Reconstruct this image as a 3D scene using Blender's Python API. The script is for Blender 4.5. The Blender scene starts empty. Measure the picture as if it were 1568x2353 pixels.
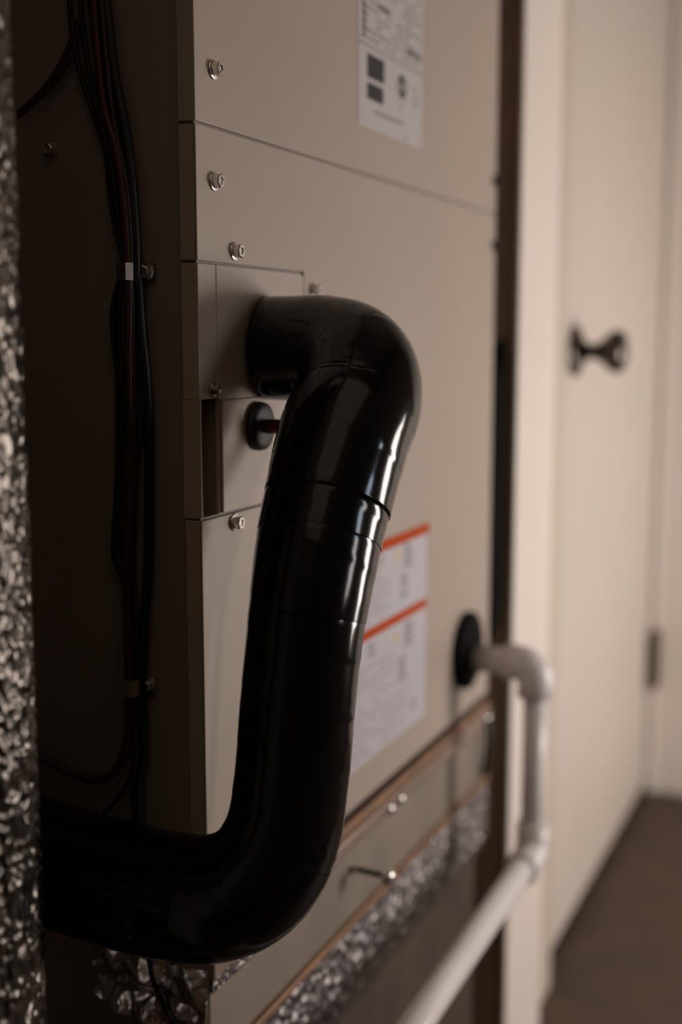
import bpy, bmesh, math, random
import numpy as np
from mathutils import Vector, Matrix, noise

S = bpy.context.scene
COL = S.collection
R = random.Random(7)
FLOOR = -0.15           # everything is modelled with z measured from here; lifted to z = 0 at the end
LIFT = -FLOOR

# ---------------------------------------------------------------- camera
A = math.radians(24.17)
P = math.atan2(400, 2800)
fh = Vector((-math.sin(A), math.cos(A), 0))
right = Vector((math.cos(A), math.sin(A), 0))
fwd = fh * math.cos(P) + Vector((0, 0, -math.sin(P)))
up = right.cross(fwd)
cd = bpy.data.cameras.new('camera')
cam = bpy.data.objects.new('camera', cd)
COL.objects.link(cam)
cam.matrix_world = Matrix.Translation((.3575, -.602, .68 + LIFT)) @ Matrix((right, up, -fwd)).transposed().to_4x4()
cd.sensor_fit = 'VERTICAL'
cd.sensor_height = 36
cd.sensor_width = 24
cd.lens = 36 * 2800 / 2353
cd.clip_start = .02
cd.dof.use_dof = True
cd.dof.focus_distance = .685
cd.dof.aperture_fstop = 2.7
cd.dof.aperture_blades = 9
S.camera = cam

# ---------------------------------------------------------------- world, daylight, exposure
w = bpy.data.worlds.new('world')
S.world = w
w.use_nodes = True
w.node_tree.nodes['Background'].inputs[0].default_value = (.55, .7, 1, 1)
w.node_tree.nodes['Background'].inputs[1].default_value = .6


def daylight(name, loc, sy, sz, power, colour):
    l = bpy.data.lights.new(name, 'AREA')
    l.shape = 'RECTANGLE'
    l.size = sz
    l.size_y = sy
    l.energy = power
    l.color = colour
    o = bpy.data.objects.new(name, l)
    COL.objects.link(o)
    o.location = (loc[0], loc[1], loc[2] + LIFT)
    o.rotation_euler = (0, math.radians(90), 0)      # shines towards -X, in through the window
    return o


WY0, WY1, WZ0, WZ1 = .04, .24, .52, .86              # the window opening opposite the cabinet
daylight('window_daylight', (1.24, (WY0 + WY1) / 2, (WZ0 + WZ1) / 2 - .05), WY1 - WY0, .25, 1.35, (1, .89, .84))
daylight('window_skylight', (1.24, (WY0 + WY1) / 2, WZ1 - .05), WY1 - WY0, .08, .5, (.62, .8, 1))
VY0, VY1, VZ0, VZ1 = .76, 1.22, .18, .72            # a second, low window further along the same wall
daylight('second_window_daylight', (1.24, (VY0 + VY1) / 2, (VZ0 + VZ1) / 2), VY1 - VY0, VZ1 - VZ0, 14.5, (1, .91, .86))
fill = bpy.data.lights.new('warm_fill', 'AREA')       # added warm fill light behind the camera, lifts the dark left side
fill.size = 2.2
fill.energy = 5.0
fill.color = (1, .76, .54)
lo = bpy.data.objects.new('warm_fill', fill)
COL.objects.link(lo)
lo.location = (.60, -1.30, 2.12 + LIFT)
S.view_settings.view_transform = 'Standard'
S.view_settings.look = 'None'
S.view_settings.gamma = 1
S.view_settings.use_curve_mapping = False
S.view_settings.exposure = .12


# ---------------------------------------------------------------- materials
def mat(name, col, rough=.5, metal=0., spec=.5, bump=0., bscale=60, var=0., vscale=8, coat=0.):
    m = bpy.data.materials.new(name)
    m.use_nodes = True
    nt = m.node_tree
    b = nt.nodes['Principled BSDF']
    b.inputs['Base Color'].default_value = (*col, 1)
    b.inputs['Roughness'].default_value = rough
    b.inputs['Metallic'].default_value = metal
    b.inputs['Specular IOR Level'].default_value = spec
    b.inputs['Coat Weight'].default_value = coat
    tc = nt.nodes.new('ShaderNodeTexCoord')
    if bump:
        n = nt.nodes.new('ShaderNodeTexNoise')
        n.inputs['Scale'].default_value = bscale
        n.inputs['Detail'].default_value = 4
        bp = nt.nodes.new('ShaderNodeBump')
        bp.inputs['Strength'].default_value = bump
        bp.inputs['Distance'].default_value = .002
        nt.links.new(tc.outputs['Object'], n.inputs['Vector'])
        nt.links.new(n.outputs['Fac'], bp.inputs['Height'])
        nt.links.new(bp.outputs['Normal'], b.inputs['Normal'])
    if var:
        n = nt.nodes.new('ShaderNodeTexNoise')
        n.inputs['Scale'].default_value = vscale
        n.inputs['Detail'].default_value = 5
        r = nt.nodes.new('ShaderNodeValToRGB')
        r.color_ramp.elements[0].position = .3
        r.color_ramp.elements[1].position = .7
        r.color_ramp.elements[0].color = (*[c * (1 - var) for c in col], 1)
        r.color_ramp.elements[1].color = (*[min(1, c * (1 + var)) for c in col], 1)
        nt.links.new(tc.outputs['Object'], n.inputs['Vector'])
        nt.links.new(n.outputs['Fac'], r.inputs['Fac'])
        nt.links.new(r.outputs['Color'], b.inputs['Base Color'])
    return m


M = dict(
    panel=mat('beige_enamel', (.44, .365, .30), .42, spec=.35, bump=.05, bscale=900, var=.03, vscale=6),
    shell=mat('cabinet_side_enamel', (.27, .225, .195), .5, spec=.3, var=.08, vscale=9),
    plate=mat('cover_plate_enamel', (.46, .385, .325), .40, spec=.4, var=.03, vscale=10),
    dark=mat('near_black', (.03, .028, .026), .8),
    steel=mat('zinc_steel', (.72, .70, .66), .28, 1),
    steel_dim=mat('dull_zinc', (.45, .41, .35), .4, 1),
    galv=mat('galvanised_sheet', (.30, .255, .205), .5, .55, var=.10, vscale=14),
    galv_strip=mat('flange_sheet', (.36, .27, .23), .38, .6, var=.14, vscale=18),
    copper_strip=mat('copper_brown', (.30, .17, .10), .45, .3, var=.2, vscale=25),  # copper-brown tone of the edge strip and lower rib
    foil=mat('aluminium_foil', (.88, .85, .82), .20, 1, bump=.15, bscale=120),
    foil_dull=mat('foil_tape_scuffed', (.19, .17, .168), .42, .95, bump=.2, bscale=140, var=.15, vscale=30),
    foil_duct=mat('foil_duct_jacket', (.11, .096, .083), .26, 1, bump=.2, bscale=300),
    vinyl=mat('black_vinyl_tape', (.003, .003, .0032), .13, spec=.40, bump=.04, bscale=60),
    foam=mat('black_foam', (.0035, .0035, .0035), .8, spec=.08, bump=.3, bscale=300),
    rubber=mat('black_rubber', (.008, .008, .009), .55),
    wire_black=mat('black_wire', (.006, .006, .007), .45),
    wire_grey=mat('charcoal_wire', (.035, .037, .040), .4),
    wire_red=mat('dark_red_wire', (.045, .007, .005), .45),
    wire_brown=mat('brown_wire', (.035, .012, .007), .45),
    copper=mat('copper_tube', (.11, .026, .017), .4, .8),
    paper=mat('label_paper', (.52, .48, .475), .5),
    paper_low=mat('label_paper_cool', (.54, .51, .54), .5),
    ink=mat('label_ink_black', (.012, .012, .012), .6),
    ink_grey=mat('label_ink_grey', (.20, .175, .175), .6),
    ink_pale=mat('label_ink_pale', (.34, .32, .33), .6),
    orange=mat('label_orange', (.52, .068, .006), .8, spec=.15),
    yellow=mat('label_yellow', (.62, .50, .16), .5),
    pink=mat('pink_print', (.30, .03, .09), .5),
    pvc=mat('white_pvc', (.86, .81, .79), .28, spec=.5),
    trim=mat('white_trim_paint', (.80, .72, .64), .45, var=.02),
    jamb_shade=mat('jamb_shaded_paint', (.56, .485, .40), .5, var=.02),
    door=mat('door_paint', (.62, .55, .48), .5, bump=.04, bscale=200, var=.02),
    wall=mat('wall_paint', (.34, .295, .255), .7, bump=.08, bscale=180, var=.02),
    closet=mat('closet_paint', (.42, .33, .26), .8, var=.06),
    ceil=mat('ceiling_paint', (.30, .26, .22), .8),
    floor=mat('brown_floor', (.072, .043, .025), .6, bump=.3, bscale=90, var=.2, vscale=14),
    knob=mat('antique_nickel', (.11, .092, .078), .25, 1),
    brass=mat('aged_brass', (.22, .17, .08), .4, 1),
    back=mat('back_wall_paint', (.80, .73, .66), .6),
    strap=mat('clamp_strap', (.22, .18, .165), .45, 1),
    stud=mat('brown_stud', (.40, .29, .20), .75, var=.15, vscale=15),
    dome=mat('polished_zinc', (.75, .72, .68), .16, 1),
    wood=mat('brown_platform_wood', (.06, .037, .026), .75, var=.3, vscale=20),
)


# ---------------------------------------------------------------- mesh helpers
def link(name, me, m, parent=None):
    o = bpy.data.objects.new(name, me)
    COL.objects.link(o)
    if m is not None and not me.materials:
        me.materials.append(m)
    if parent is not None:
        o.parent = parent
        o.matrix_parent_inverse = Matrix.Translation(-pos(parent))
    return o


def pos(o):
    v = Vector(o.location)
    while o.parent is not None:
        v = Vector((0, 0, 0))
        break
    return v


def tag(o, label, cat, group=None):
    o['label'] = label
    o['category'] = cat
    if group:
        o['group'] = group
    return o


def struct(o):
    o['kind'] = 'structure'
    return o


def thing(name, loc, label, cat, group=None):
    o = bpy.data.objects.new(name, None)
    COL.objects.link(o)
    o.location = loc
    o.empty_display_size = .02
    return tag(o, label, cat, group)


def bm_obj(name, bm, m, parent=None, smooth=False):
    bmesh.ops.recalc_face_normals(bm, faces=bm.faces)
    me = bpy.data.meshes.new(name)
    bm.to_mesh(me)
    bm.free()
    if smooth:
        for p in me.polygons:
            p.use_smooth = True
    return link(name, me, m, parent)


def bm_box(bm, a, b, bev=0., seg=2):
    t = bmesh.new()
    bmesh.ops.create_cube(t, size=1)
    for v in t.verts:
        v.co = Vector([(a[i] + b[i]) / 2 + v.co[i] * (b[i] - a[i]) for i in range(3)])
    if bev:
        bmesh.ops.bevel(t, geom=t.edges[:], offset=bev, segments=seg, profile=.5, affect='EDGES')
    me = bpy.data.meshes.new('t')
    t.to_mesh(me)
    t.free()
    bm.from_mesh(me)
    bpy.data.meshes.remove(me)


def box(name, a, b, m, parent=None, bev=0.):
    bm = bmesh.new()
    bm_box(bm, a, b, bev)
    return bm_obj(name, bm, m, parent)


def prism(bm, poly, axis, d0, d1, bev=0.):
    """poly: 2-D outline (possibly concave) in the two axes other than `axis`, extruded d0..d1."""
    t = bmesh.new()
    def mk(p, d):
        c = [p[0], p[1]]
        c.insert(axis, d)
        return t.verts.new(c)
    lo = [mk(p, d0) for p in poly]
    hi = [mk(p, d1) for p in poly]
    n = len(poly)
    t.faces.new(lo[::-1])
    t.faces.new(hi)
    for i in range(n):
        t.faces.new((lo[i], lo[(i + 1) % n], hi[(i + 1) % n], hi[i]))
    bmesh.ops.recalc_face_normals(t, faces=t.faces)
    if bev:
        bmesh.ops.bevel(t, geom=t.edges[:], offset=bev, segments=2, profile=.5, affect='EDGES')
    me = bpy.data.meshes.new('t')
    t.to_mesh(me)
    t.free()
    bm.from_mesh(me)
    bpy.data.meshes.remove(me)


def catmull(pts, n=10):
    p = np.array(pts, float)
    p = np.vstack([2 * p[0] - p[1], p, 2 * p[-1] - p[-2]])
    out = []
    for i in range(1, len(p) - 2):
        for k in range(n):
            t = k / n
            out.append(.5 * (2 * p[i] + (p[i + 1] - p[i - 1]) * t + (2 * p[i - 1] - 5 * p[i] + 4 * p[i + 1] - p[i + 2]) * t * t
                             + (3 * p[i] - p[i - 1] - 3 * p[i + 1] + p[i + 2]) * t ** 3))
    out.append(p[-2])
    return np.array(out)


def resample(p, ds):
    d = np.r_[0, np.cumsum(np.linalg.norm(np.diff(p[:, :3], axis=0), axis=1))]
    n = max(2, int(d[-1] / ds) + 1)
    s = np.linspace(0, d[-1], n)
    return np.stack([np.interp(s, d, p[:, i]) for i in range(p.shape[1])], 1), s


def frames(p):
    t = np.gradient(p, axis=0)
    t /= np.linalg.norm(t, axis=1)[:, None]
    u = np.cross(t[0], (0, 0, 1.) if abs(t[0][2]) < .9 else (0, 1., 0))
    u /= np.linalg.norm(u)
    us = [u]
    for i in range(1, len(p)):
        u = us[-1] - t[i] * np.dot(us[-1], t[i])
        us.append(u / np.linalg.norm(u))
    us = np.array(us)
    return t, us, np.cross(t, us)


def tube_mesh(name, p, r, seg=12, caps=True):
    """p: (n,3) path, r: scalar, (n,) or (n,seg) radii."""
    p = np.asarray(p, float)
    n = len(p)
    r = np.asarray(r, float)
    if r.ndim == 0:
        r = np.full((n, seg), float(r))
    elif r.ndim == 1:
        r = np.repeat(r[:, None], seg, 1)
    _, u, v = frames(p)
    th = np.linspace(0, 2 * math.pi, seg, endpoint=False)
    V = p[:, None, :] + r[..., None] * (u[:, None, :] * np.cos(th)[None, :, None] + v[:, None, :] * np.sin(th)[None, :, None])
    verts = V.reshape(-1, 3).tolist()
    faces = []
    for i in range(n - 1):
        for j in range(seg):
            k = (j + 1) % seg
            faces.append((i * seg + j, i * seg + k, (i + 1) * seg + k, (i + 1) * seg + j))
    if caps:
        faces.append(tuple(range(seg))[::-1])
        faces.append(tuple((n - 1) * seg + j for j in range(seg)))
    me = bpy.data.meshes.new(name)
    me.from_pydata(verts, [], faces)
    me.polygons.foreach_set('use_smooth', [len(f) == 4 for f in faces])
    me.update()
    return me


def tube(name, pts, r, m, parent=None, seg=12, n=8, smooth_path=True):
    p = catmull(pts, n) if smooth_path else np.array(pts, float)
    return link(name, tube_mesh(name, p, r, seg), m, parent)


def lathe(bm, prof, o, axis, seg=20):
    """prof: (distance along axis, radius) pairs."""
    ax = Vector(axis).normalized()
    u = ax.orthogonal().normalized()
    v = ax.cross(u)
    o = Vector(o)
    rings = []
    for d, r in prof:
        rings.append([bm.verts.new(o + ax * d + (u * math.cos(2 * math.pi * k / seg) + v * math.sin(2 * math.pi * k / seg)) * r) for k in range(seg)])
    for a, b in zip(rings, rings[1:]):
        for k in range(seg):
            bm.faces.new((a[k], a[(k + 1) % seg], b[(k + 1) % seg], b[k]))
    bm.faces.new(rings[0][::-1])
    bm.faces.new(rings[-1])


def screw_bm(o, axis, k=1., turn=.3):
    """hex-washer-head sheet-metal screw, seen head on along `axis`."""
    bm = bmesh.new()
    lathe(bm, [(0, .0050 * k), (.0006 * k, .0052 * k), (.0012 * k, .0049 * k), (.0014 * k, .0042 * k)], o, axis, 22)
    ax = Vector(axis).normalized()
    u = ax.orthogonal().normalized()
    v = ax.cross(u)
    ring = lambda d, r: [bm.verts.new(Vector(o) + ax * d + (u * math.cos(turn + a * math.pi / 3) + v * math.sin(turn + a * math.pi / 3)) * r) for a in range(6)]
    rs = [ring(.0012 * k, .0041 * k), ring(.0046 * k, .0041 * k), ring(.0052 * k, .0034 * k), ring(.0052 * k, .0024 * k), ring(.0043 * k, .0019 * k)]
    for a, b in zip(rs, rs[1:]):
        for i in range(6):
            bm.faces.new((a[i], a[(i + 1) % 6], b[(i + 1) % 6], b[i]))
    bm.faces.new(rs[-1])
    return bm


def screw(o, axis, m, parent, k=1., turn=.3, name='screw'):
    return bm_obj(name, screw_bm(o, axis, k, turn), m, parent)


def crinkle(name, m, parent, f, nu, nv, amp, scale, keep=None, seed=0., smooth=False, stretch=(1, 1)):
    """crumpled foil: f(u,v) -> (point, normal); creased by cell noise along the normal."""
    verts = []
    for i in range(nu + 1):
        for j in range(nv + 1):
            p, nn = f(i / nu, j / nv)
            p = Vector(p)
            q = Vector((p.x * stretch[0], p.y * stretch[0], p.z * stretch[1])) * scale + Vector((seed, seed * .7, seed * .3))
            d, _ = noise.voronoi(q)
            h = (d[1] - d[0]) * .6 + .4 * noise.noise(q * 2.3)
            verts.append(p + Vector(nn) * (amp * (.35 + h)))
    faces = []
    for i in range(nu):
        for j in range(nv):
            if keep and not keep((i + .5) / nu, (j + .5) / nv):
                continue
            a = i * (nv + 1) + j
            faces.append((a, a + 1, a + nv + 2, a + nv + 1))
    me = bpy.data.meshes.new(name)
    me.from_pydata(verts, [], faces)
    if smooth:
        me.polygons.foreach_set('use_smooth', [True] * len(faces))
    me.update()
    o = link(name, me, m, parent)
    sol = o.modifiers.new('thickness', 'SOLIDIFY')
    sol.thickness = .0004
    sol.offset = -1
    return o


W_BLACK_A = [(-0.0796, -0.0040, 0.8836), (-0.0795, -0.0040, 0.8695), (-0.0779, -0.0040, 0.8482), (-0.0736, -0.0040, 0.8288), (-0.0654, -0.0040, 0.8067), (-0.0578, -0.0040, 0.7846), (-0.0557, -0.0040, 0.7652), (-0.0526, -0.0040, 0.7432), (-0.0486, -0.0040, 0.7285), (-0.0471, -0.0040, 0.7187), (-0.0521, -0.0040, 0.7089), (-0.0559, -0.0040, 0.6941), (-0.0553, -0.0040, 0.6741), (-0.0534, -0.0040, 0.6591), (-0.0542, -0.0040, 0.6235), (-0.0566, -0.0040, 0.5847), (-0.0591, -0.0040, 0.5637), (-0.0589, -0.0040, 0.5492), (-0.0528, -0.0040, 0.5365), (-0.0502, -0.0040, 0.5195), (-0.0499, -0.0040, 0.4767), (-0.0479, -0.0040, 0.4389), (-0.0483, -0.0040, 0.4141), (-0.0494, -0.0040, 0.3861), (-0.0497, -0.0040, 0.3551)]
W_BLACK_B = [(-0.0697, -0.0075, 0.8816), (-0.0696, -0.0075, 0.8676), (-0.0675, -0.0075, 0.8441), (-0.0630, -0.0075, 0.8201), (-0.0564, -0.0075, 0.7960), (-0.0507, -0.0075, 0.7718), (-0.0479, -0.0075, 0.7476), (-0.0442, -0.0075, 0.7257), (-0.0433, -0.0075, 0.7172), (-0.0478, -0.0075, 0.7038), (-0.0496, -0.0075, 0.6841), (-0.0479, -0.0075, 0.6617), (-0.0476, -0.0075, 0.6417), (-0.0506, -0.0075, 0.6111), (-0.0529, -0.0075, 0.5776), (-0.0523, -0.0075, 0.5568), (-0.0470, -0.0075, 0.5376), (-0.0457, -0.0075, 0.5206), (-0.0457, -0.0075, 0.4781), (-0.0430, -0.0075, 0.4406), (-0.0476, -0.0075, 0.4126), (-0.0464, -0.0075, 0.3879), (-0.0404, -0.0075, 0.3443), (-0.0385, -0.0075, 0.2964), (-0.0305, -0.0075, 0.2752), (-0.0220, -0.0075, 0.2620), (-0.0146, -0.0075, 0.2446)]
W_RED_A = [(-0.0598, -0.0090, 0.8801), (-0.0597, -0.0090, 0.8662), (-0.0578, -0.0090, 0.8359), (-0.0544, -0.0090, 0.8074), (-0.0470, -0.0090, 0.7833), (-0.0429, -0.0090, 0.7545), (-0.0414, -0.0090, 0.7256), (-0.0408, -0.0090, 0.7171), (-0.0412, -0.0090, 0.6939), (-0.0421, -0.0090, 0.6618), (-0.0426, -0.0090, 0.6242), (-0.0446, -0.0090, 0.5860), (-0.0473, -0.0090, 0.5470), (-0.0478, -0.0090, 0.5075), (-0.0475, -0.0090, 0.4783), (-0.0479, -0.0090, 0.4540), (-0.0509, -0.0090, 0.4367), (-0.0583, -0.0090, 0.4203), (-0.0713, -0.0090, 0.4117), (-0.0901, -0.0090, 0.4122), (-0.1130, -0.0090, 0.4187), (-0.1332, -0.0090, 0.4223)]
W_GREY = [(-0.0653, -0.0045, 0.8818), (-0.0649, -0.0045, 0.8679), (-0.0591, -0.0045, 0.8322), (-0.0531, -0.0045, 0.8009), (-0.0465, -0.0045, 0.7767), (-0.0416, -0.0045, 0.7525), (-0.0415, -0.0045, 0.7258), (-0.0409, -0.0045, 0.7173), (-0.0401, -0.0045, 0.7111), (-0.0394, -0.0045, 0.6866), (-0.0371, -0.0045, 0.6618), (-0.0364, -0.0045, 0.6418), (-0.0401, -0.0045, 0.6189), (-0.0432, -0.0045, 0.5932), (-0.0461, -0.0045, 0.5463), (-0.0451, -0.0045, 0.5254), (-0.0438, -0.0045, 0.5069), (-0.0446, -0.0045, 0.4774), (-0.0447, -0.0045, 0.4531), (-0.0451, -0.0045, 0.4394), (-0.0449, -0.0045, 0.4230), (-0.0472, -0.0045, 0.3866), (-0.0474, -0.0045, 0.3557)]
W_BROWN = [(-0.0553, -0.0085, 0.8797), (-0.0551, -0.0085, 0.8659), (-0.0522, -0.0085, 0.8308), (-0.0486, -0.0085, 0.8000), (-0.0414, -0.0085, 0.7664), (-0.0392, -0.0085, 0.7328), (-0.0394, -0.0085, 0.7170), (-0.0390, -0.0085, 0.6988), (-0.0394, -0.0085, 0.6742), (-0.0402, -0.0085, 0.6243), (-0.0435, -0.0085, 0.5731), (-0.0459, -0.0085, 0.5208), (-0.0459, -0.0085, 0.4783), (-0.0441, -0.0085, 0.4462), (-0.0446, -0.0085, 0.4287), (-0.0520, -0.0085, 0.4109), (-0.0625, -0.0085, 0.3967), (-0.0728, -0.0085, 0.3878), (-0.0818, -0.0085, 0.3795)]
W_THICK = [(-0.0547, -0.0060, 0.8802), (-0.0537, -0.0060, 0.8663), (-0.0494, -0.0060, 0.8287), (-0.0436, -0.0060, 0.8000), (-0.0395, -0.0060, 0.7714), (-0.0374, -0.0060, 0.7329), (-0.0375, -0.0060, 0.7171), (-0.0363, -0.0060, 0.7086), (-0.0349, -0.0060, 0.6841), (-0.0326, -0.0060, 0.6594), (-0.0315, -0.0060, 0.6344), (-0.0321, -0.0060, 0.5991), (-0.0341, -0.0060, 0.5475), (-0.0369, -0.0060, 0.5211), (-0.0405, -0.0060, 0.4783), (-0.0402, -0.0060, 0.4460), (-0.0406, -0.0060, 0.4296), (-0.0442, -0.0060, 0.4126), (-0.0443, -0.0060, 0.3849), (-0.0451, -0.0060, 0.3568)]
W_BRANCH_A = [(-0.0756, -0.0050, 0.8595), (-0.0778, -0.0050, 0.8484), (-0.0830, -0.0050, 0.8394), (-0.0951, -0.0050, 0.8256), (-0.1099, -0.0050, 0.8146), (-0.1215, -0.0050, 0.8086)]
W_BRANCH_B = [(-0.0727, -0.0050, 0.8569), (-0.0761, -0.0050, 0.8442), (-0.0813, -0.0050, 0.8364), (-0.0927, -0.0050, 0.8239), (-0.1068, -0.0050, 0.8144), (-0.1216, -0.0050, 0.8069)]
# ================================================================ THE SETTING
RX = 1.18     # inner face of the wall opposite the closet
struct(box('floor', (-.95, -2.2, FLOOR - .05), (RX + .12, 1.72, FLOOR), M['floor']))
struct(box('ceiling', (-.95, -2.2, 2.15), (RX + .12, 1.72, 2.2), M['ceil']))
bm = bmesh.new()      # the wall the closet and the door are in, with both openings
bm_box(bm, (-.12, -2.2, FLOOR), (.0, -.42, 2.15))
bm_box(bm, (-.12, -.42, 1.95), (.0, .66, 2.15))
bm_box(bm, (-.12, .752, FLOOR), (-.004, .852, 2.15))
bm_box(bm, (-.12, .852, 1.93), (-.004, 1.6, 2.15))
struct(bm_obj('wall_left', bm, M['wall']))
struct(box('wall_back', (-.12, 1.605, FLOOR), (RX, 1.72, 2.15), M['back']))
struct(box('wall_front', (-.12, -2.3, FLOOR), (RX, -2.2, 2.15), M['wall']))
bm = bmesh.new()
bm_box(bm, (RX, -2.2, FLOOR), (RX + .12, WY0, 2.15))
bm_box(bm, (RX, WY1, FLOOR), (RX + .12, VY0, 2.15))
bm_box(bm, (RX, VY1, FLOOR), (RX + .12, 1.72, 2.15))
bm_box(bm, (RX, VY0, FLOOR), (RX + .12, VY1, VZ0))
bm_box(bm, (RX, VY0, VZ1), (RX + .12, VY1, 2.15))
bm_box(bm, (RX, WY0, FLOOR), (RX + .12, WY1, WZ0))
bm_box(bm, (RX, WY0, WZ1), (RX + .12, WY1, 2.15))
struct(bm_obj('wall_right', bm, M['wall']))
struct(box('wall_closet_far', (-.85, .752, FLOOR), (-.12, .83, 2.15), M['closet']))
struct(box('wall_closet_back', (-.95, -.5, FLOOR), (-.85, .83, 2.15), M['closet']))
struct(box('wall_closet_near', (-.85, -.5, FLOOR), (-.12, -.42, 2.15), M['closet']))

for name, y0, y1, z0, z1 in (('window_1', WY0, WY1, WZ0, WZ1), ('window_2', VY0, VY1, VZ0, VZ1)):     # frames round the openings, outside the photograph's view
    bm = bmesh.new()
    f = .025
    for a, c in [((y0, z0), (y1, z0 + f)), ((y0, z1 - f), (y1, z1)), ((y0, z0), (y0 + f, z1)), ((y1 - f, z0), (y1, z1))]:
        bm_box(bm, (RX + .02, a[0], a[1]), (RX + .05, c[0], c[1]), .003)
    struct(bm_obj(name, bm, M['trim']))

struct(box('dark_gap_block', (-.12, .852, FLOOR), (-.07, 1.6, 1.93), M['dark']))  # added dark block, its colour paints in the shade of the door gap

# casing board beside the closet, its rebate, and the door stop line
struct(box('trim_1', (.0070, .608, FLOOR), (.0125, .757, 1.98), M['trim'], bev=.0022))
struct(box('trim_4', (-.12, .6135, FLOOR), (.0066, .7500, 1.949), M['stud']))
struct(box('trim_2', (-.004, .758, FLOOR), (.0015, .852, 1.98), M['jamb_shade'], bev=.002))  # strip beside the casing, its shade put into a darker paint
struct(box('trim_3', (-.012, 1.588, FLOOR), (.000, 1.605, 1.98), M['trim'], bev=.002))

# the flush door, its knob and hinge
door = struct(box('door_1', (-.052, .886, FLOOR + .020), (-.0125, 1.584, 1.90), M['door'], bev=.002))
bm = bmesh.new()
lathe(bm, [(0, .031), (.002, .033), (.006, .031), (.009, .024), (.011, .014), (.020, .010), (.030, .0105), (.036, .015), (.042, .022), (.050, .0265),
           (.057, .0275), (.063, .024), (.066, .017), (.0665, .010), (.0655, .006)], (-.0125, .948, .663), (1, 0, 0), 32)
bm_obj('door_knob', bm, M['knob'], door, True)
bm = bmesh.new()
for k in range(5):
    lathe(bm, [(0, .0058), (.0008, .0064), (.0192, .0064), (.02, .0058)], (.001, 1.583, .052 + k * .0206), (0, 0, 1), 14)
bm_box(bm, (-.0125, 1.552, .052), (-.0105, 1.583, .155), .0005)
lathe(bm, [(0, .004), (.004, .0062), (.008, .003)], (.001, 1.583, .155), (0, 0, 1), 14)
bm_obj('hinge', bm, M['brass'], door, False)

# ================================================================ AIR HANDLER
ah = thing('air_handler', (-.28, .28, .322), 'tall beige sheet-metal air handler cabinet in the closet, with white labels and hex screws', 'air handler')
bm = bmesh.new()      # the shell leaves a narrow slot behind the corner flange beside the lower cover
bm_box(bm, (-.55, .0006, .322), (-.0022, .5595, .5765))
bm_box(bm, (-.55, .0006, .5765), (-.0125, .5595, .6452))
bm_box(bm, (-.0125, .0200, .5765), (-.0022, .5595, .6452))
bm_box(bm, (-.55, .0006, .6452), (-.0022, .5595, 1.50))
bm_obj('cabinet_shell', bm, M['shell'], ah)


def folded(bm, z0, z1, y1=.560, t=.0018, fl=-.0112):
    """front sheet with its edge folded round onto the left side of the cabinet"""
    prism(bm, [(-t, y1), (0, y1), (0, -t + .0004), (fl, -t + .0004), (fl, .0004), (-t, .0004)], 2, z0, z1, .0005)


bm = bmesh.new()
folded(bm, .7988, 1.5)
up_p = bm_obj('upper_panel', bm, M['panel'], ah)
bm = bmesh.new()
prism(bm, [(-.0014, .322), (.560, .322), (.560, .7972), (-.0014, .7972), (-.0014, .7232), (.1345, .7232), (.1345, .5752), (-.0014, .5752)], 0, -.0018, 0, .0005)
for a, c in ((.7232, .7972), (.322, .5752)):      # its edge folded round the corner
    bm_box(bm, (-.0112, -.0014, a), (-.0006, .0002, c), .0004)
low_p = bm_obj('lower_panel', bm, M['panel'], ah)
bm = bmesh.new()
folded(bm, .6450, .7216, y1=.0195)
prism(bm, [(-.0008, .0004), (0, .0002), (0, -.0014), (-.0112, -.0014), (-.0112, .0002), (-.0008, .0002)], 2, .5768, .6450)
y1, z0, z1, rr = .1328, .5768, .7216, .004
arc = [(y1 - rr + rr * math.sin(a), z1 - rr + rr * math.cos(a)) for a in [0, .4, .8, 1.2, 1.57]]
prism(bm, [(.0186, z0), (y1, z0)] + arc[::-1] + [(.0186, z1)], 0, -.0018, .0005, .0003)
cov = bm_obj('cover_plate', bm, M['plate'], ah)
bm = bmesh.new()
prism(bm, [(.0200, .5775), (.1315, .5775), (.1315, .6440), (.0200, .6440)], 0, .0006, .0024, .0006)
bm_obj('lower_cover', bm, M['plate'], ah)

X = (1, 0, 0)
for y, z, tr in [(.0185, .829, .2), (.555, .829, .1)]:
    screw((0, y, z), X, M['steel'] if y < .5 else M['dark'], up_p, 1.05, tr)  # far screw coloured near-black in place of shade
for y, z, tr in [(.0175, .768, .5), (.0405, .7305, .1), (.149, .711, .7), (.0365, .5695, .3), (.555, .768, .4)]:
    screw((0, y, z), X, M['steel'] if y < .5 else M['dark'], low_p, 1.05, tr)  # the far one again takes its shade from a near-black colour
screw((.0003, .0135, .6505), X, M['steel_dim'], cov, .8)
screw((-.099, .0006, .789), (0, -1, 0), M['steel_dim'], ah, .9)
bm = bmesh.new()      # rubber grommet round the small tube
lathe(bm, [(0, .0145), (.002, .0152), (.005, .0145), (.006, .010)], (.0024, .0625, .6262), X, 28)
bm_obj('grommet', bm, M['rubber'], cov, True)

# rating label
lab = box('rating_label', (0, .2235, .831), (.0004, .3530, 1.06), M['paper'], ah)


def flat(bm, y0, z0, y1, z1, x=.0004, t=.00015):
    bm_box(bm, (x, min(y0, y1), min(z0, z1)), (x + t, max(y0, y1), max(z0, z1)))


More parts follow.
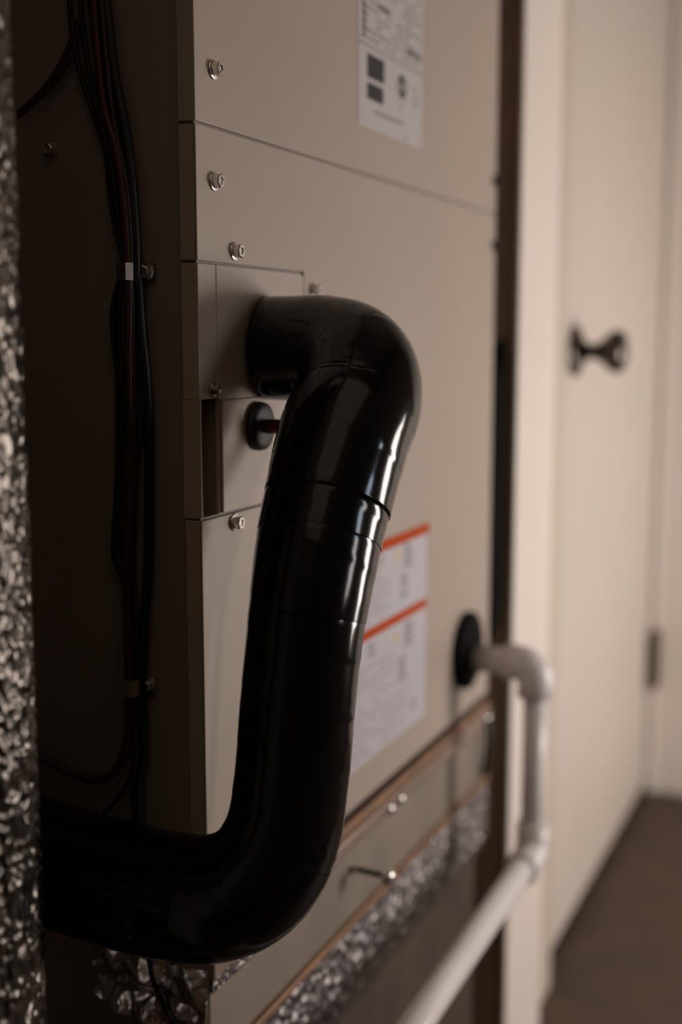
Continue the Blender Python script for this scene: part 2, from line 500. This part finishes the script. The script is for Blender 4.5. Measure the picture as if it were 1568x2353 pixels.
bm = bmesh.new()      # two stacked black certification blocks and the round mark
flat(bm, .2398, .8668, .2722, .8832)
bm_obj('certification_block', bm, M['ink'], lab)
bm = bmesh.new()
flat(bm, .2398, .8518, .2706, .8632)
bm_obj('certification_block', bm, M['ink'], lab)
bm = bmesh.new()
t = bmesh.new()
n = 28
for rad, rin in [(.0090, .0066)]:
    vo = [t.verts.new((.00055, .3085 + rad * math.cos(2 * math.pi * k / n), .8716 + rad * math.sin(2 * math.pi * k / n))) for k in range(n)]
    vi = [t.verts.new((.00055, .3085 + rin * math.cos(2 * math.pi * k / n), .8716 + rin * math.sin(2 * math.pi * k / n))) for k in range(n)]
    for k in range(n):
        t.faces.new((vo[k], vo[(k + 1) % n], vi[(k + 1) % n], vi[k]))
me = bpy.data.meshes.new('t')
t.to_mesh(me)
t.free()
bm.from_mesh(me)
bpy.data.meshes.remove(me)
flat(bm, .3045, .8745, .3125, .8775)
flat(bm, .3065, .8665, .3105, .8745)
flat(bm, .3045, .8660, .3125, .8685)
bm_obj('round_mark', bm, M['ink'], lab)
bm = bmesh.new()
flat(bm, .3045, .8555, .3085, .8580)
flat(bm, .253, .8432, .310, .8452)
for y, z in [(.335, .8725), (.339, .8665), (.337, .861)]:
    flat(bm, y - .004, z, y + .004, z + .002)
flat(bm, .313, .8330, .319, .8345)
flat(bm, .2240, .8880, .3528, .8892)
for row in range(28):      # rows of print too blurred to read
    z = .893 + row * .0052
    y = .2295
    while y < .345:
        wd = R.uniform(.004, .013)
        if R.random() < (.80 if (row < 3 or y < .245) else .55):
            flat(bm, y, z, min(y + wd, .349), z + .0018)
        y += wd + R.uniform(.0015, .006)
flat(bm, .318, .8985, .349, .9025)
flat(bm, .232, .893, .2362, .93)
flat(bm, .261, .918, .285, .9215)
bm_obj('printing', bm, M['ink_grey'], lab)['kind'] = 'stuff'

# warning label with its two orange bars
wl = box('warning_label', (0, .185, .352), (.0004, .3735, .5135), M['paper_low'], ah)
bm = bmesh.new()
flat(bm, .180, .5135, .380, .5222)
bm_obj('orange_bar', bm, M['orange'], wl)
bm = bmesh.new()
flat(bm, .185, .4490, .3745, .4570)
bm_obj('orange_bar', bm, M['orange'], wl)
for y, z in [(.306, .5055), (.304, .4365)]:
    bm = bmesh.new()
    flat(bm, y - .006, z - .003, y + .006, z - .0004)
    flat(bm, y - .004, z - .0004, y + .004, z + .002)
    flat(bm, y - .0018, z + .002, y + .0018, z + .0045)
    bm_obj('hazard_triangle', bm, M['yellow'], wl)
for y, z, wy, wz in [(.331, .503, .010, .011), (.322, .4785, .007, .010), (.266, .506, .010, .006), (.333, .4355, .010, .011),
                     (.3185, .4090, .008, .011), (.2535, .440, .008, .006), (.346, .3705, .0045, .0045)]:
    bm = bmesh.new()
    k = 4
    for i in range(k):
        for j in range(3):
            if R.random() < .92:
                flat(bm, y - wy + 2 * wy * j / 3, z - wz + 2 * wz * i / k, y - wy + 2 * wy * (j + .75) / 3, z - wz + 2 * wz * (i + .6) / k)
    bm_obj('pictogram', bm, M['ink_grey'], wl)['kind'] = 'stuff'
bm = bmesh.new()
for z0, z1, ya, yb in [(.462, .496, .19, .29), (.357, .395, .19, .33), (.400, .428, .19, .30)]:
    z = z0
    while z < z1:
        y = ya
        while y < yb:
            wd = R.uniform(.006, .018)
            if R.random() < .8:
                flat(bm, y, z, min(y + wd, yb), z + .0016)
            y += wd + .003
        z += .0052
bm_obj('printing', bm, M['ink_pale'], wl)['kind'] = 'stuff'

# ================================================================ PLENUM UNDER THE UNIT
pl = thing('plenum_box', (-.28, .28, .17), 'brown sheet-metal plenum box under the beige cabinet, taped with foil', 'duct')
box('plenum_body', (-.55, .0015, .1705), (-.0015, .5625, .3135), M['galv'], pl, .001)
box('neck', (-.54, .006, .3125), (-.006, .551, .3205), M['dark'], pl)  # near-black colour paints in the shadow line under the cabinet
box('edge_strip', (-.53, .0005, .3055), (.0012, .5640, .3140), M['copper_strip'], pl, .0008)
box('flange', (-.53, -.001, .2925), (.0035, .5650, .3050), M['galv_strip'], pl, .0015)
box('lower_rib', (-.02, .003, .2290), (.0030, .5630, .2350), M['copper_strip'], pl, .001)
for y, z in [(.283, .2990), (.306, .2992), (.546, .2990)]:  # screw heads domed so that each catches a glint of the window
    bm = bmesh.new()
    lathe(bm, [(0, .0050)] + [(.0042 * math.sin(a), .0048 * math.cos(a)) for a in np.linspace(0, 1.45, 8)], (.0035, y, z), X, 18)
    bm_obj('domed_screw', bm, M['dome'], pl, True)
screw((-.0015, .2165, .2745), X, M['steel_dim'], pl, .9)
bm = bmesh.new()      # long screw standing out of the face
lathe(bm, [(0, .0022), (.026, .0022)], (-.001, .219, .2730), (1, .02, -.05), 10)
bolt = bm_obj('long_screw', bm, M['dark'], pl, True)
bm = bmesh.new()
lathe(bm, [(0, .0058), (.0012, .0064), (.0045, .0064)] + [(.0045 + .004 * math.sin(a), .0062 * math.cos(a)) for a in np.linspace(.2, 1.4, 6)], (.0250, .2195, .2716), (1, .02, -.05), 16)
bm_obj('screw_head', bm, M['dome'], bolt, True)


def front(z0, z1, y0, y1):
    return lambda u, v: ((-.0010, y0 + (y1 - y0) * u, z0 + (z1 - z0) * v), (1, 0, 0))


crinkle('foil_tape', M['foil_dull'], pl, front(.170, .2300, .002, .562), 300, 36, .0040, 80, seed=3)
crinkle('narrow_foil_tape', M['foil_dull'], pl, front(.2815, .2918, .002, .06), 60, 8, .0020, 140, seed=5)
def left(u, v):
    x = -.090 + .090 * u
    k = max(0, min(1, (u - .2) / .5))
    z = .246 + .012 * (1 - u) + (.300 - .246 - .012 * (1 - u)) * v
    return (x, .0012, z), (0, -1, 0)
def ragged(u, v):
    e = .10 + .16 * noise.noise(Vector((u * 7, v * 5, 2.1))) + .45 * max(0, .55 - u)
    return v > e - .1 and u > .08 + .1 * noise.noise(Vector((v * 6, 3.3, u * 3)))
ft = crinkle('crumpled_foil', M['foil'], pl, left, 96, 56, .0150, 30, keep=ragged, seed=9)
bm = bmesh.new()
for k in range(9):
    x = -.058 + k * .0042
    z = .2705 - k * .0007
    bm_box(bm, (x, -.0126, z - .0020 - .001 * (k % 2)), (x + .0009, -.0121, z + .0022 + .0006 * (k % 3)))
    if k % 2:
        bm_box(bm, (x, -.0126, z - .0004), (x + .0030, -.0121, z + .0004))
bm_obj('pink_print', bm, M['pink'], ft)

# platform below the plenum
pf = thing('platform', (-.28, .28, FLOOR), 'low dark brown wooden platform under the foil-taped plenum', 'platform')
box('platform_top', (-.57, -.02, .150), (-.006, .575, .170), M['wood'], pf, .002)
for k in range(3):
    box('platform_board', (-.56, -.01, FLOOR + .0015 + k * .10), (-.012, .565, FLOOR + .0985 + k * .10), M['wood'], pf, .002)

# ================================================================ INSULATED SUCTION LINE
line = thing('insulated_pipe', (.0, .079, .667), 'thick glossy black taped pipe leaving the beige panel and bending down, then left', 'pipe')
ctrl = [(.0034, .0795, .6735, .0312), (.0110, .0795, .6735, .0314), (.024, .0788, .6735, .0316), (.042, .0760, .6725, .0322), (.0600, .0700, .6675, .0336),
        (.0715, .0600, .6570, .0354), (.0763, .0470, .641, .0367), (.0754, .0310, .6232, .0368), (.0735, .0060, .5784, .0348),
        (.0738, -.0140, .5330, .0326), (.0721, -.0230, .4861, .0316), (.0706, -.0290, .4383, .0312), (.0672, -.0365, .4081, .0321),
        (.0570, -.0460, .3880, .0330), (.0367, -.0530, .3758, .0340), (.0107, -.0560, .3730, .0345), (-.0173, -.0572, .3739, .0348),
        (-.0614, -.058, .377, .0350), (-.11, -.058, .380, .0350), (-.34, -.058, .39, .0350)]
P4, sl = resample(catmull(ctrl, 14), .0016)
SEG = 72
th = np.linspace(0, 2 * math.pi, SEG, endpoint=False)
T, U, V = frames(P4[:, :3])
# bend strength gives the creases on the inside of each elbow
curv = np.zeros(len(sl))
dT = np.gradient(T, sl, axis=0)
curv = np.linalg.norm(dT, axis=1)
inn = dT / np.maximum(curv[:, None], 1e-6)
rad = np.zeros((len(sl), SEG))
pitch = .031
for i in range(len(sl)):
    for j in range(SEG):
        d = U[i] * math.cos(th[j]) + V[i] * math.sin(th[j])
        q = Vector(P4[i, :3] + d * P4[i, 3])
        ph = (sl[i] / pitch + th[j] / (2 * math.pi)) % 1.0
        h = .00022 * ph                                        # overlapping spiral of tape
        h += .0008 * noise.noise(q * 20) + .00012 * noise.noise(q * 80)
        c = max(0., float(np.dot(d, inn[i]))) * min(1, max(0, curv[i] - 9) / 14)
        h += c * .0005 * math.sin(sl[i] * 900 + 3 * noise.noise(q * 40))
        rad[i, j] = P4[i, 3] + h
def where(z):
    return next(i for i in range(len(sl)) if P4[i, 2] < z and i > 30)
cuts = [0, where(.588), where(.570), where(.530), where(.405)]
i5 = next(i for i in range(len(sl)) if P4[i, 0] < .020 and P4[i, 2] < .40)
cuts += [i5, len(sl) - 1]
names = ['elbow_wrap', 'tape_band', 'tape_band', 'sleeve', 'lower_elbow_wrap', 'return_sleeve']
lip = [.0008, .0003, .0001, .0, .0, .0]
turn_in = [.0, .0003, .0002, .0001, .0, .0]
for k, nm in enumerate(names):
    a, b = cuts[k], cuts[k + 1]
    r = rad[a:b + 1] + lip[k]
    nn = len(r)
    if nn > 2 and turn_in[k]:                                   # the tape edge is pressed down where it starts
        r[0] -= turn_in[k]
    link(nm, tube_mesh(nm, P4[a:b + 1, :3], r, SEG, caps=(k == 0)), M['vinyl'], line)
# loose tape corners standing off the wrap
for i, a, l in [(where(.588) - 3, 2.2, .010), (where(.440), 2.5, .012), (where(.41) + 8, 2.3, .012)]:
    d = U[i] * math.cos(a) + V[i] * math.sin(a)
    e = -U[i] * math.sin(a) + V[i] * math.cos(a)
    p0 = P4[i, :3] + d * (P4[i, 3] + .0002)
    bm = bmesh.new()
    vs = [p0 - T[i] * .006 - e * l * .5, p0 + T[i] * .004 - e * l * .5 + d * .0016, p0 + T[i] * .005 + e * l * .5 + d * .0012, p0 - T[i] * .006 + e * l * .5]
    top = [bm.verts.new(Vector(v + d * .0006)) for v in vs]
    bot = [bm.verts.new(Vector(v)) for v in vs]
    bm.faces.new(top)
    bm.faces.new(bot[::-1])
    for q in range(4):
        bm.faces.new((top[q], bot[q], bot[(q + 1) % 4], top[(q + 1) % 4]))
    bm_obj('tape_end', bm, M['vinyl'], line)

# copper liquid line through the grommet
route = [(.0095, .0625, .6262, 0), (.020, .0625, .6262, 0), (.032, .0660, .6245, 0), (.042, .0760, .614, 0)]
for i in range(where(.590), where(.440), 8):                        # then down behind the thick pipe
    d = np.array([-.35, .937, 0])
    route.append(tuple(P4[i, :3] + d * (P4[i, 3] + .0125)) + (0,))
route += [(.050, .008, .410, 0), (.040, -.004, .386, 0), (.020, -.0125, .378, 0), (-.02, -.0158, .376, 0), (-.25, -.0160, .386, 0)]
o = tube('liquid_line', [r[:3] for r in route], .0045, M['copper'], None, 16)
tag(o, 'thin dark copper tube through the grommet, below the thick black pipe', 'tube')

# ================================================================ WIRES ON THE LEFT SIDE
def wire(name, pts, r, m, label):
    if pts[0][2] > .88:                                         # the bundle comes down from above the frame
        x, y, z = pts[0]
        pts = [(x, y, 1.40), (x, y, 1.15), (x, y, .96)] + pts
    return tag(tube(name, pts, r, m, None, 10, 7), label, 'wire', None)


wire('black_wire', W_BLACK_A, .0017, M['wire_black'], 'leftmost black wire of the vertical bundle, bowing out left below the upper clamp')
wire('long_black_wire', W_BLACK_B, .0017, M['wire_black'], 'black wire running on below the thick pipe, over the crumpled foil')
wire('red_wire', W_RED_A, .0027, M['wire_red'], 'dark red wire in the bundle, curving left below the lower clamp')
wire('charcoal_wire', W_GREY, .0019, M['wire_grey'], 'charcoal wire in the middle of the bundle, right of the dark red wire')
wire('brown_wire', W_BROWN, .0016, M['wire_brown'], 'thin brown wire that sweeps left just above the lower pipe bend')
wire('shadow_cable', W_THICK, .0030, M['wire_black'], 'thick black cable standing in for the shadow right of the vertical bundle')  # added where a soft shadow runs along the bundle's right edge
wire('branch_wire', W_BRANCH_A, .0017, M['wire_red'], 'red-brown wire branching left from the bundle top, upper of two')
wire('lower_branch_wire', W_BRANCH_B, .0014, M['wire_brown'], 'thin brown wire branching left from the bundle top, lower of two')


def clamp(x0, xh, x1, z, sx, h, m, label):
    c = thing('cable_clamp', (x1, 0, z), label, 'clamp', None)
    bm = bmesh.new()
    t, ya, yb = .0007, -.0004, -.0132
    prof = [(x1, ya), (xh + .0035, ya), (xh + .0020, yb * .6), (xh, yb), (x0 + .0025, yb), (x0, yb * .75), (x0, ya)]
    inner = [(x0 + t, ya), (x0 + t, yb * .75 + t * .3), (x0 + .0028, yb + t), (xh - t * .5, yb + t), (xh + .0020 - t, yb * .6), (xh + .0035 - t, ya - t), (x1, ya - t)]
    poly = [(x1, ya), (xh + .0035, ya), (xh + .0020 - t * .2, yb * .6)] + [(xh, yb), (x0 + .0025, yb), (x0, yb * .75), (x0, ya)]
    outer = [(x1, ya - t), (xh + .0042, ya - t), (xh + .0027, yb * .6), (xh + .0004, yb - t), (x0 + .0022, yb - t), (x0 - t, yb * .75), (x0 - t, ya)]
    prism(bm, [(p[0], p[1]) for p in poly] + [(p[0], p[1]) for p in outer[::-1]], 2, z - h / 2, z + h / 2)
    bm_obj('strap', bm, m, c)
    screw((sx, -.0012, z), (0, -1, 0), M['steel'], c, .95, .9)
    return c


clamp(-.0478, -.0400, -.0284, .7172, -.0334, .0098, M['strap'], 'shiny metal cable clamp, the upper of two on the cabinet side')
clamp(-.0520, -.0430, -.0340, .4735, -.0385, .0100, M['galv'], 'dull metal cable clamp, the lower of two, above where the red wire curves left')

# ================================================================ FOIL DUCT AT THE LEFT
fd = thing('foil_duct', (-.071, -.177, FLOOR), 'crinkled silver foil-jacketed duct standing at the left edge', 'duct')
nz, na = 980, 170
verts, faces = [], []
for i in range(nz + 1):
    z = FLOOR + .40 + (1.30 - .40 - FLOOR - .0) * i / nz if False else .14 + 1.0 * i / nz
    for j in range(na + 1):
        a = math.radians(-95 + 150 * j / na)
        c = Vector((math.cos(a), math.sin(a), 0))
        q = Vector((a * .070 * 175, z * 105, 1.7))
        q += Vector((noise.noise(q * .5 + Vector((9, 0, 0))), noise.noise(q * .5), 0)) * .9
        d, _ = noise.voronoi(q)
        h = .0015 * (1 - min(1, (d[1] - d[0]) * 2.2)) + .0014 * noise.noise(Vector((a * 9, z * 26, 4))) + .0006 * noise.noise(q * 2.1)
        verts.append(Vector((-.071, -.177, z)) + c * (.0675 + h))
for i in range(nz):
    for j in range(na):
        a = i * (na + 1) + j
        faces.append((a, a + 1, a + na + 2, a + na + 1))
me = bpy.data.meshes.new('duct_jacket')
me.from_pydata([tuple(v) for v in verts], [], faces)
me.polygons.foreach_set('use_smooth', [True] * len(faces))
me.update()
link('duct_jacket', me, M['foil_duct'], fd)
bm = bmesh.new()
lathe(bm, [(0, .064), (.006, .0655), (1.34, .0655), (1.345, .064)], (-.071, -.177, FLOOR), (0, 0, 1), 40)
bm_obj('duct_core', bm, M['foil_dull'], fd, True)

# ================================================================ WHITE DRAIN PIPE
dr = thing('drain_pipe', (.0695, .486, .19), 'white plastic drain pipe leaving the panel corner, dropping and running forward', 'pipe')
bm = bmesh.new()
lathe(bm, [(0, .036), (.003, .0375), (.006, .0370), (.008, .034), (.0085, .020)], (.0002, .4835, .3845), X, 36)
bm_obj('black_collar', bm, M['foam'], dr, True)['label'] = 'thick black foam collar on the panel'


def pvc(name, pts, r, parent=dr, sm=False):
    return tube(name, pts, r, M['pvc'], parent, 24, 8, sm)


pvc('outlet_pipe', [(.010, .486, .377), (.058, .486, .377)], .0128)
arc = [(.0695 - .016 + .016 * math.sin(a), .486, .377 - .016 + .016 * math.cos(a)) for a in np.linspace(0, math.pi / 2, 9)]
pvc('upper_elbow', [(.040, .486, .377)] + arc + [(.0695, .486, .346)], .0168)
pvc('down_pipe', [(.0695, .486, .352), (.0695, .486, .205)], .0108)
arc = [(.0700, .486 - .014 + .014 * math.cos(a), .191 + .014 - .014 * math.sin(a)) for a in np.linspace(0, math.pi / 2, 9)]
pvc('lower_elbow', [(.0700, .486, .222)] + arc + [(.0705, .452, .191)], .0152)
pvc('long_pipe', [(.0705, .460, .191), (.0760, -.10, .193)], .0118)
for y in (.455,):
    bm = bmesh.new()
    lathe(bm, [(0, .0146), (.001, .0158), (.009, .0158), (.010, .0146)], (.0705, y, .191), (0.0098, -1, .0036), 24)
    bm_obj('coupling', bm, M['pvc'], dr, True)

# ================================================================ BLACK FOAM TUBE IN THE GAP
pts = catmull([(-.12, .5872, .360), (-.07, .5872, .360), (-.040, .5872, .366), (-.024, .5872, .385), (-.0195, .5872, .41), (-.0195, .5872, .50), (-.0195, .5872, .58), (-.0195, .5872, .640)], 8)
me = tube_mesh('foam_insulated_tube', pts, .0232, 28)
k = len(me.vertices) - 28
for v in me.vertices[k:]:                                        # the foam sleeve is cut off at a slant
    v.co.z += (v.co.x + .018) * 1.5 + .008
o = link('foam_insulated_tube', me, M['foam'])
c = tube('copper_core', [(-.0215, .5872, .60), (-.0215, .5872, .75), (-.0215, .5872, 1.3)], .0075, M['copper'], o, 12)
tag(o, 'matt black foam-insulated tube in the gap between the cabinet and the white casing', 'tube')
o = tube('dark_strand', [(-.004, .548, .305), (.004, .548, .292), (.006, .546, .275), (.005, .543, .255), (.003, .541, .240)], .0032, M['wire_black'], None, 10)  # short dark strand curving down below the far corner
tag(o, 'short dark strand hanging below the far lower cabinet corner', 'wire')

# ---------------------------------------------------------------- lift the whole set so that the floor is z = 0
for o in S.objects:
    if o.parent is None and o.type not in ('CAMERA', 'LIGHT'):
        o.location.z += LIFT
